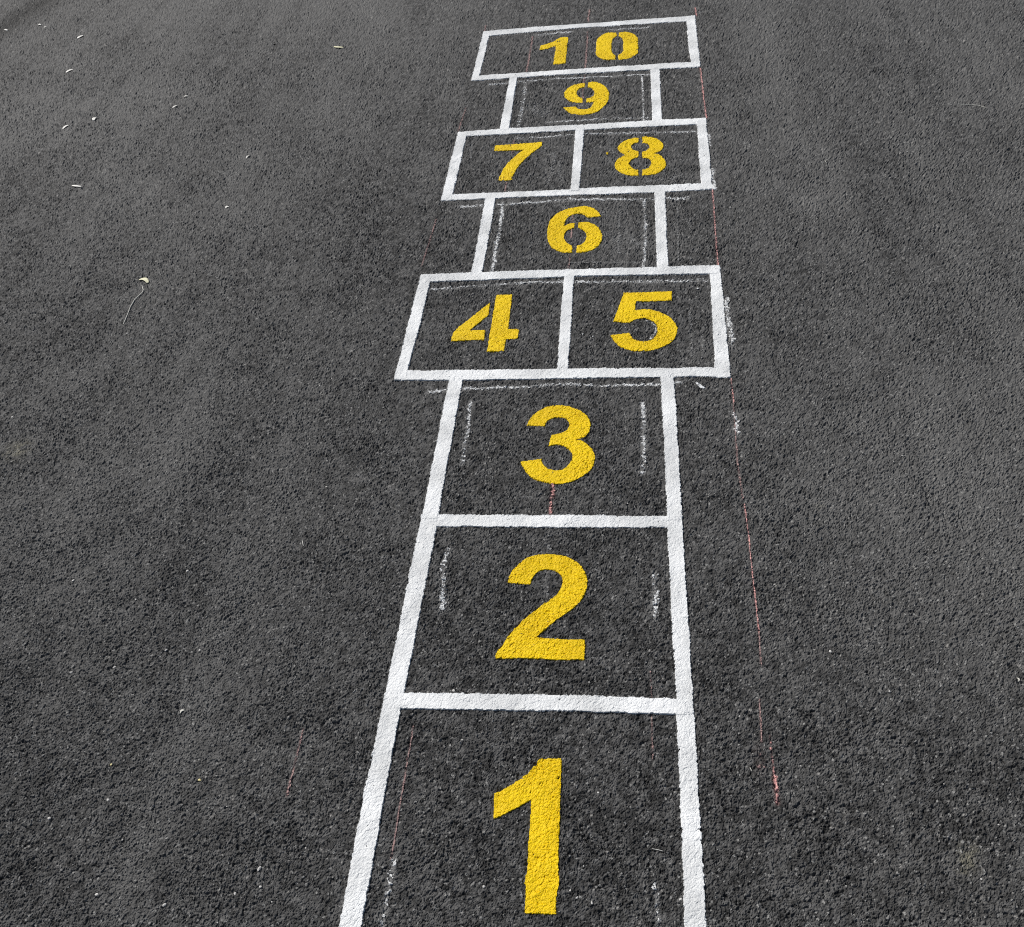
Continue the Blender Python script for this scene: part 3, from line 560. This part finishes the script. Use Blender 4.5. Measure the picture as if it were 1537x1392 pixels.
def fibre(name, pts, wpx, material, label, cat, group=None):
    w = []
    P = [np.array(p, float) for p in pts]
    for i in range(len(P) - 1):
        for t in (0, .25, .5, .75): w.append(P[i] + (P[i + 1] - P[i]) * t)
    w.append(P[-1]); g = ground_at(w); r = wpx * 0.5 * px_size(pts[0]); ring = 6; co = []
    for i in range(len(g)):
        d = g[min(i + 1, len(g) - 1)] - g[max(i - 1, 0)]; d = d / np.hypot(*d); nrm = np.array([-d[1], d[0]])
        f = 0.6 + 0.4 * math.sin(math.pi * (0.15 + 0.7 * i / (len(g) - 1)))
        for j in range(ring):
            an = 2 * math.pi * j / ring; c = g[i] + nrm * r * f * math.cos(an)
            co.append((c[0], c[1], float(lowland(g[i][:1], g[i][1:])[0]) + AGG * 0.34 + r * f * (1 + math.sin(an))))
    q = [(i * ring + j, i * ring + (j + 1) % ring, (i + 1) * ring + (j + 1) % ring, (i + 1) * ring + j) for i in range(len(g) - 1) for j in range(ring)]
    co = np.array(co); c = co.mean(0); c[2] = co[:, 2].min()
    return tag(link(name, mesh_from(name, co - c, np.array(q)), M[material], None, c), label, cat, group)
def chip(name, p, size_px, material, label, cat, group=None, flat=0.38):
    g = ground_at([p])[0]; r = size_px * 0.5 * px_size(p)
    import bmesh
    bm = bmesh.new(); bmesh.ops.create_icosphere(bm, subdivisions=2, radius=1)
    ax = rng.normal(size=(7, 3)); ax /= np.linalg.norm(ax, axis=1)[:, None]; cut = rng.uniform(0.55, 0.9, 7)
    sc = np.array([rng.uniform(0.8, 1.3), rng.uniform(0.7, 1.0), flat]); an = rng.uniform(0, 6.28)
    for v in bm.verts:
        p_ = np.array(v.co)
        for a_, c_ in zip(ax, cut):
            k_ = p_ @ a_
            if k_ > c_: p_ = p_ - a_ * (k_ - c_)
        p_ = p_ * sc * r; v.co = (p_[0] * math.cos(an) - p_[1] * math.sin(an), p_[0] * math.sin(an) + p_[1] * math.cos(an), p_[2] + flat * r * 0.55)
    me = bpy.data.meshes.new(name); bm.to_mesh(me); bm.free()
    o = link(name, me, M[material], None, (g[0], g[1], max(surf(*g), float(lowland(g[:1], g[1:])[0]) + AGG * 0.12) - 0.0003))
    return tag(o, label, cat, group)

blade('curled_leaf', (209, 420), (222.5, 425.5), 5.0, 0.17, 'leaf', 'pale yellow curled leaf lying beside a long bent straw', 'leaf', None, 0.006)
fibre('bent_straw', [(213.5, 429.5), (215.5, 436), (214, 440), (203, 450), (196, 462), (190, 477), (185.5, 488)], 1.15, 'straw', 'long thin bent straw beside the pale curled leaf', 'straw')
HL = 'slim slanting bleached husk between the paving joint and the curled leaf'; HG = 'bleached husks on the asphalt beyond the curled leaf'
for p0, p1, w in (((116, 58), (125, 53.5), 3.2), ((99, 109.5), (110, 104.5), 3.2), ((94, 194), (103.5, 188), 3.0), ((7, 45.5), (12, 46.8), 2.6),
                  ((57.5, 37.2), (62, 38.4), 2.2), ((66, 42.6), (70.5, 41.6), 2.0), ((259, 162.5), (266, 159), 2.2), ((276, 145.8), (283, 145.2), 2.0),
                  ((370, 238.5), (374.5, 234), 1.8)):
    blade('seed_husk', p0, p1, w, rng.uniform(-.08, .08), 'husk', HL if 80 < p0[0] < 130 else 'tiny bleached husk beside the dark paving joint' if p0[0] < 80 else 'tiny bleached husk, one of a close pair on grey asphalt' if p0[0] < 300 else 'tiny slanting bleached husk on asphalt outside the eighth row', 'husk', HG, 0.005)
blade('seed_husk', (140.5, 181), (143.5, 176.5), 4.2, 0.05, 'husk', 'short wedge-shaped bleached husk beside a tiny black stone', 'husk', None, 0.004)
blade('seed_husk', (108, 279), (123, 280.8), 2.8, -0.06, 'husk', 'long slender bleached husk lying alone, nearly straight', 'husk', None, 0.004)
blade('dry_petal', (501, 70.5), (516, 71.8), 3.2, -0.12, 'leaf', 'long pale petal lying alone on asphalt beyond the number 10', 'petal', None, 0.005)
blade('seed_husk', (338.5, 313), (344, 311), 3.4, 0.1, 'husk', 'tiny pale two-lobed husk on asphalt beside box 6', 'husk', None, 0.003)
blade('wood_shaving', (270.5, 1071.5), (277.5, 1066.5), 2.6, 0.22, 'straw', 'small curled wood shaving on asphalt outside box 2', 'shaving', None, 0.003)
blade('wood_shaving', (1526, 1018), (1528.5, 1024), 1.8, 0.25, 'straw', 'small curled wood shaving on bare asphalt far outside box 2', 'shaving', None, 0.003)
fibre('thin_fibre', [(978.5, 1274.8), (988, 1276.6), (995.5, 1278.8)], 0.9, 'husk', 'short thin pale fibre inside box 1', 'fibre')
fibre('thin_fibre', [(1441, 159), (1458, 158.5), (1469, 160), (1480, 163)], 0.8, 'straw', 'long faint hair-like fibre on bare asphalt level with box 9', 'fibre')
fibre('thin_fibre', [(1245, 239), (1240, 242), (1238, 246)], 0.8, 'straw', 'tiny curved fibre on bare asphalt level with box 8', 'fibre')
fibre('thin_fibre', [(454, 812), (455.5, 820)], 0.9, 'husk', 'tiny straight fibre on asphalt outside box 2', 'fibre')
fibre('thin_fibre', [(1125.5, 1153), (1128, 1158)], 1.0, 'straw', 'tiny fibre beside the red chalk smudge', 'fibre')
LC, LG = 'pale stone chip on the 4 and 7 side', 'pale stone chips on the 4 and 7 side'
for x, y, s in ((480, 579, 3), (498, 569, 2), (191, 501, 3), (172, 1002, 4), (107, 1010, 4), (163, 1202, 5), (74, 1229.5, 6), (247.7, 1359.6, 5.5), (145.7, 1343.5, 4.5),
                (390, 1305, 6.5), (281.6, 857.5, 5), (249.5, 976, 4.5), (299.5, 976, 4), (110.7, 872.5, 3.8), (490, 731, 3.5), (204, 900, 3), (391.6, 1332, 4.2), (353, 1342, 4),
                (459, 1273, 3.5), (19, 627, 3), (577, 282, 2.2), (13, 650, 2.5), (408, 1354, 3), (327, 1386, 3), (184, 1261, 3.5), (341, 1211, 3)):
    chip('stone_chip', (x, y), s, 'stone', ('larger ' if s >= 5 else 'small ') + LC + ', level with the %s row' % row_word((x, y)), 'stone chip', LG)
RC, RG = 'pale stone chip beyond the long red chalk line', 'pale stone chips beyond the red chalk line'
for x, y, s in ((1246.4, 978.7, 6), (1334.5, 1037.8, 5.2), (1241, 813, 3), (1162.7, 877, 3), (1336.7, 911, 2.6), (1125, 219, 3), (1096, 312, 3.2), (1361.7, 229, 2.6), (1486, 136.6, 2.8),
                (1145, 582, 3), (1354, 685, 2.6), (1402.6, 672.5, 2.4), (1499, 1238, 3), (1473, 1320, 4), (1183, 1093, 2.4), (1270, 1330, 2.6), (1138, 1366, 2.8), (1110, 1075, 3), (1202, 1150, 2.6)):
    chip('stone_chip', (x, y), s, 'stone', ('larger ' if s >= 5 else 'small ') + RC + ', level with the %s row' % row_word((x, y)), 'stone chip', RG)
IC, IG = 'pale stone chip inside box 1', 'pale stone chips inside box 1'
for x, y, s in ((856, 1337, 4.5), (866, 1347.5, 4), (888, 1355.5, 5.5), (1021.5, 1350, 5.5), (898, 1190, 4), (726, 1331, 5.5), (694, 1111, 3.6), (675.5, 1119.5, 3.6), (876, 1300, 2.6), (1015, 1334, 2.8)):
    chip('stone_chip', (x, y), s, 'stone', ('larger ' if s >= 5 else 'small ') + IC + (' on the straight side of the 1' if x > 820 else ' on the flag side of the 1'), 'stone chip', IG)
chip('stone_chip', (681, 1037), 5, 'stone', 'pale stone chip inside box 2 against the lower cross bar', 'stone chip')
chip('stone_chip', (942, 756), 2.8, 'stone', 'pale stone chip inside box 3 near the lower cross bar', 'stone chip')
chip('stone_chip', (1047, 435), 3.6, 'chalk', 'white paint crumb inside box 5 near its outer corner', 'paint crumb')
chip('stone_chip', (874.7, 502), 3, 'chalk', 'white paint crumb inside box 5 beside the dividing line', 'paint crumb')
chip('stone_chip', (890, 506), 3, 'chalk', 'white paint crumb inside box 5 between divider and the 5', 'paint crumb')
chip('yellow_stone_chip', (300.5, 1171.6), 5.5, 'gold', 'yellowish stone chip on asphalt outside box 1', 'stone chip')
chip('yellow_stone_chip', (167.6, 1148.6), 3.5, 'gold', 'small yellowish stone chip further from box 1', 'stone chip')
BC, BGp = 'tiny black stone on the grey asphalt near the husks', 'black stones near the husks'
for x, y, s in ((247.7, 457, 4.5), (135, 204, 4), (236, 182, 3.6), (297, 264, 3.6), (412, 67, 3), (23, 1207, 6)):
    chip('black_stone', (x, y), s, 'black', BC, 'stone', BGp)
# loose grit swept along by feet and rain: far too many to count
gx = []; gq = []
rg = np.random.default_rng(5); NG = 2600
gp = ground_at(np.stack([rg.uniform(-60, 1600, NG), rg.uniform(-30, 1430, NG)], 1)); gr = rg.uniform(0.0009, 0.0024, NG) * (0.7 + 0.25 * np.hypot(gp[:, 0] - CAM[0], gp[:, 1] - CAM[1]))
gz = height(gp[:, 0], gp[:, 1])
for i in range(NG):
    o6 = np.array([(1, 0, 0), (0, 1, 0), (-1, 0, 0), (0, -1, 0), (0, 0, .7), (0, 0, -.5)]) * rg.uniform(0.6, 1.2, (6, 1)) * gr[i]
    an = rg.uniform(0, 6.28); c_, s_ = math.cos(an), math.sin(an)
    gx.append(np.stack([o6[:, 0] * c_ - o6[:, 1] * s_ + gp[i, 0], o6[:, 0] * s_ + o6[:, 1] * c_ + gp[i, 1], o6[:, 2] + gz[i] + 0.3 * gr[i]], 1))
    gq.append(np.array([(0, 1, 4), (1, 2, 4), (2, 3, 4), (3, 0, 4), (1, 0, 5), (2, 1, 5), (3, 2, 5), (0, 3, 5)]) + 6 * i)
grit = link('loose_grit', mesh_from('loose_grit', np.concatenate(gx), np.concatenate(gq)), M['grit'])
grit['kind'] = 'stuff'; tag(grit, 'fine loose grit scattered over the asphalt', 'grit')
# splashes of paint
def splash(pts, material, label):
    poly = ground_at(smooth_outline(pts)); base = poly.mean(0)
    co, q = drape(poly, base, 0.0002, 0.001, 0.25, 0.7)
    tag(link('paint_splash', mesh_from('paint_splash', co, q), M[material], None, (base[0], base[1], 0)), label, 'paint splash')
splash([(909.5, 231), (911.5, 229.5), (913.8, 230.5), (913, 233), (910.5, 233.4)], 'yellow', 'small yellow paint drip beside the numeral 8')
splash([(1044, 574), (1048, 575), (1053, 579), (1058, 583), (1056, 584.5), (1049, 581), (1045, 578)], 'white', 'white paint splash just below the corner of box 5')
print('objects', len(scene.objects), 'tris', sum(len(o.data.polygons) * 2 for o in scene.objects if o.type == 'MESH'))
